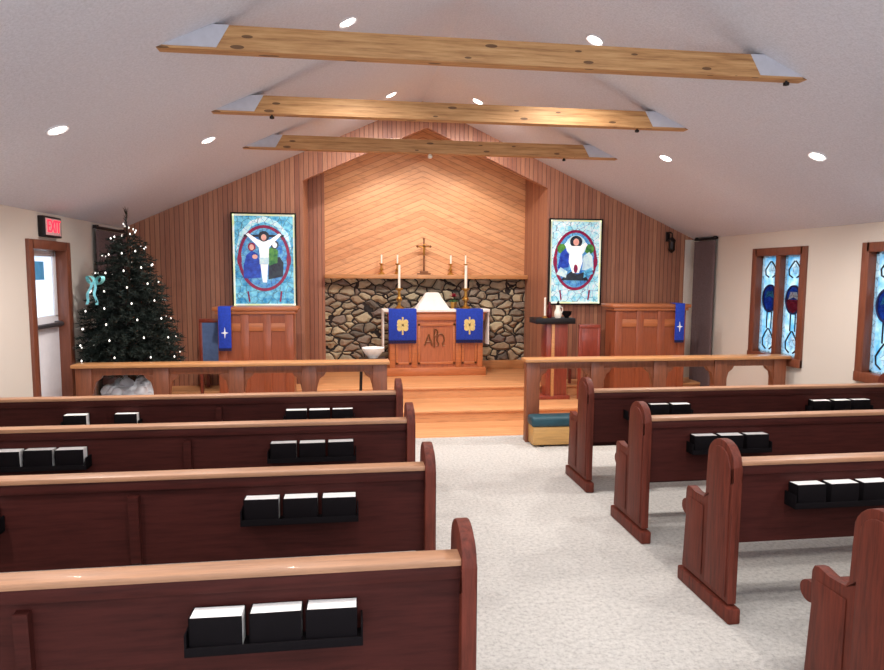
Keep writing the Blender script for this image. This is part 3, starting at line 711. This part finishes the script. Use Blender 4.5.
MB().tube([(.028, 0, .15), (.06, 0, .14), (.065, 0, .1), (.045, 0, .06)], .006, 8).build('handle', M['wax'], t)
MB().lathe([(.022, .165), (.02, .2), (.008, .215), (.01, .225), (.002, .23)], (0, 0, 0), 14).build('lid', M['black'], t)
t = thing('bowl', 'small black bowl at the right edge of the stand', 'bowl', (2.87, 8.48, ZS))
MB().lathe([(.03, 0), (.028, .012), (.06, .05), (.065, .09), (.06, .09), (.052, .05), (.01, .025)], (0, 0, 0), 20).build('basin', M['black'], t)
# font stand
t = thing('font_stand', 'slim dark four-legged stand behind the end of the left rail', 'stand', (.27, 8.05, Z1))
for sx in (-1, 1):
    for sy in (-1, 1): MB().tube([(sx * .15, sy * .1, 0), (sx * .13, sy * .09, .62)], .016, 8).build('leg', M['dark'], t)
MB().box(-.16, .16, -.12, .12, .61, .64, .006).build('top', M['dark'], t)
t = thing('basin', 'white rounded bowl on the slim dark stand left of the altar', 'bowl', (.28, 8.05, Z1 + .641))
MB().lathe([(.06, 0), (.065, .015), (.1, .05), (.135, .11), (.138, .125), (.128, .125), (.09, .06), (.02, .03)], (0, 0, 0), 26).build('bowl', M['white'], t)
# small wall lantern
t = thing('wall_lantern', 'small dark lantern hanging from a bracket high on the right board wall', 'lantern', (4.59, YW, 2.36))
b = MB().box(-.03, .03, -.02, 0, -.06, .08, .004); b.tube([(0, -.01, .05), (0, -.08, .07), (0, -.14, .05), (0, -.14, .0)], .009, 8); b.build('bracket', M['iron'], t)
MB().lathe([(.012, 0), (.05, -.04), (.055, -.06), (.045, -.07), (.045, -.17), (.055, -.18), (.02, -.22), (.004, -.23)], (0, -.14, 0), 12).build('lamp_body', M['iron'], t)

# ------------------------------------------------------------------ decorated tree
TX, TY, TB, TT = -2.38, 7.6, .69, 2.47
t = thing('stand_box', 'white cotton wrapped stand under the decorated tree', 'stand', (TX, TY, 0))
b = MB()
for k in range(60):
    a = random.uniform(0, 2 * math.pi); r = .27 * math.sqrt(random.random()); z = random.uniform(.56, .66)
    b.ball((r * math.cos(a), r * math.sin(a), z - r * .45), random.uniform(.05, .085), 2)
b.build('cotton_top', M['cotton'], t)
MB().lathe([(.36, .003), (.33, .1), (.31, .3), (.30, .5), (.2, .57), (.01, .58)], (0, 0, 0), 28).build('draped_base', M['cotton'], t)
t = thing('christmas_tree', 'dark green decorated fir tree in the left corner', 'tree', (TX, TY, 0))
MB().tube([(0, 0, .5), (0, 0, 1.4), (.01, 0, TT - .2)], [.045, .03, .005], 10).build('trunk', M['bark'], t)
b = MB(); rnd = random.Random(3)
tips = []
R0 = .6
nb = 760
for i in range(nb):
    u = (i + .5) / nb; u = 1 - math.sqrt(1 - u * .985)          # more branches low down
    z = TB + .06 + (TT - TB - .1) * u; prof = (1 - u) ** .66
    Rb = min(.545, R0 * prof * rnd.uniform(.7, 1.06) + .02)
    if u < .06: Rb *= .9
    a = i * 2.39996 + rnd.uniform(-.2, .2)
    d = Vector((math.cos(a), math.sin(a), 0)); rise = rnd.uniform(-.25, .12)
    if d.x < 0 and TX + d.x * Rb < XL + .06: Rb = min(Rb, (XL + .06 - TX) / d.x)
    p0 = Vector((0, 0, z)); p1 = p0 + d * Rb + Vector((0, 0, rise * Rb - .02))
    tips.append((p1, u))
    nn_ = max(10, int(90 * Rb / .5))
    for k in range(nn_):
        s = (k + rnd.random()) / nn_
        if s < .2: continue
        q = p0.lerp(p1, s) + Vector((0, 0, .04 * Rb * math.sin(s * 3)))
        nd = (d * rnd.uniform(.4, 1.1) + Vector((rnd.uniform(-1, 1), rnd.uniform(-1, 1), rnd.uniform(-.7, .9)))).normalized()
        ln = rnd.uniform(.03, .062); wv_ = nd.cross(Vector((rnd.uniform(-1, 1), rnd.uniform(-1, 1), rnd.uniform(-1, 1)))).normalized() * .0055
        v = [b.bm.verts.new(x) for x in (q - wv_, q + wv_, q + nd * ln + wv_ * .3, q + nd * ln - wv_ * .3)]
        b.bm.faces.new(v)
for k in range(90):      # leader at the top
    z = TT - .26 + .28 * k / 90; a = rnd.uniform(0, 6.28); q = Vector((0, 0, z)); nd = Vector((math.cos(a), math.sin(a), 1.2)).normalized(); w_ = nd.cross(Vector((0, 0, 1))).normalized() * .004
    v = [b.bm.verts.new(x) for x in (q - w_, q + w_, q + nd * .05 + w_ * .3, q + nd * .05 - w_ * .3)]; b.bm.faces.new(v)
me = bpy.data.meshes.new('foliage'); b.bm.to_mesh(me); b.bm.free(); me.materials.append(M['needle'])
o = bpy.data.objects.new('foliage', me); C.objects.link(o); o.parent = t
# string of warm white lights wound around it
t = thing('light_string', 'string of small white lights wound around the dark fir tree', 'lights', (TX, TY, 0))
pts = []
for k in range(260):
    u = k / 259; a = u * 2 * math.pi * 8.5; r = min(.52, R0 * (1 - u) ** .66 * .93 + .01) + .05 * math.sin(k * 2.3) * (1 - u); x = r * math.cos(a)
    pts.append((max(x, XL + .08 - TX), r * math.sin(a), TB + .1 + (TT - TB - .2) * u - .02 + .05 * math.sin(k * 1.7) * (1 - u)))
MB().tube(pts, .003, 5).build('wire', M['black'], t)
bulb_me = None
for k in range(2, 259, 3):
    p = Vector(pts[k]) * 1.0; p.x *= 1.05; p.y *= 1.05
    p.x = max(p.x, XL + .07 - TX)
    if bulb_me is None:
        o = MB().lathe([(.002, -.012), (.0075, -.007), (.0085, .0), (.005, .008), (.002, .012)], (0, 0, 0), 10).build('bulb', M['bulb'], t); bulb_me = o.data
    else: o = bpy.data.objects.new('bulb', bulb_me); C.objects.link(o); o.parent = t
    o.location = p
t = thing('tree_bow', 'pale teal bow with trailing ribbons on the left side of the tree', 'bow', (-2.61, 7.3, 1.71), math.radians(-35)); t.scale = (1.15,) * 3
MB().ball((0, 0, 0), .03, 2, (1, .8, 1)).build('knot', M['tealribbon'], t)
for e in (-1, 1):
    b = MB(); L_ = []
    for k in range(13):
        a = math.pi * 2 * k / 12; L_.append((e * (.055 - .055 * math.cos(a)), .0, .035 * math.sin(a) + .02 * (1 - math.cos(a))))
    va = [b.bm.verts.new((p[0], -.02, p[2])) for p in L_]; vb = [b.bm.verts.new((p[0], .02, p[2])) for p in L_]
    for k in range(12): b.bm.faces.new((va[k], va[k + 1], vb[k + 1], vb[k]))
    b.build('loop', M['tealribbon'], t)
    b = MB(); va, vb = [], []
    for k in range(10):
        u = k / 9; q = Vector((e * (.02 + .05 * u) - .03 * u, -.03 + .01 * math.sin(u * 9), -.2 * u)); va.append(b.bm.verts.new(q + Vector((-.017, 0, 0)))); vb.append(b.bm.verts.new(q + Vector((.017, .004, 0))))
    for k in range(9): b.bm.faces.new((va[k], va[k + 1], vb[k + 1], vb[k]))
    b.build('tail', M['tealribbon'], t)

# ------------------------------------------------------------------ light
def spot(loc, energy, size, rot=(0, 0, 0), col=(1, .95, .9), blend=.8, soft=.07):
    L = bpy.data.lights.new('downlight', 'SPOT'); L.energy = energy; L.spot_size = math.radians(size); L.spot_blend = blend; L.shadow_soft_size = soft; L.color = col
    o = bpy.data.objects.new('downlight', L); C.objects.link(o); o.location = loc; o.rotation_euler = rot
for x, y, z, e in LAMPS: spot((x, y, z - .05), 150 * e, 150, (math.radians(20), 0, 0) if y > 7.9 else (0, 0, 0))
# the same ceiling lights go on above and behind the camera
for x, y in ((0., 2.1), (1.97, 2.1), (-1.98, 1.9), (3.91, 1.9), (0., -.6), (1.97, -.6)): spot((x, y, roof(x) - .05), 120, 150)
# two spots hidden behind the gabled header wash the chevron boards and the altar
for x in (.45, 1.72): spot((x, YW + .32, nz(x) + .02), 24, 130, (math.radians(22), 0, 0), (1, .9, .78))
w = bpy.data.worlds.new('world'); S.world = w; w.use_nodes = True
bg = w.node_tree.nodes['Background']; bg.inputs[0].default_value = (.86, .92, 1, 1); bg.inputs[1].default_value = 2.2

# ------------------------------------------------------------------ camera
f, yaw, pitch, roll, Hc = 659.926, .139467571, .094397703, .005797586, 1.8341972
cy, sy, cp, sp = math.cos(yaw), math.sin(yaw), math.cos(pitch), math.sin(pitch)
fw = Vector((sy * cp, cy * cp, -sp)); rt = Vector((cy, -sy, 0)); up = rt.cross(fw)
cr, sr = math.cos(roll), math.sin(roll)
r2 = rt * cr + up * sr; u2 = up * cr - rt * sr
cam = bpy.data.cameras.new('camera'); cam.sensor_width = 36; cam.sensor_fit = 'HORIZONTAL'; cam.lens = f / 884 * 36; cam.clip_start = .05
o = bpy.data.objects.new('camera', cam); C.objects.link(o)
mw = Matrix((r2, u2, -fw)).transposed().to_4x4(); mw.translation = (0, 0, Hc); o.matrix_world = mw
S.camera = o
S.view_settings.view_transform = 'Standard'; S.view_settings.look = 'None'; S.view_settings.gamma = 1; S.view_settings.exposure = 0.15
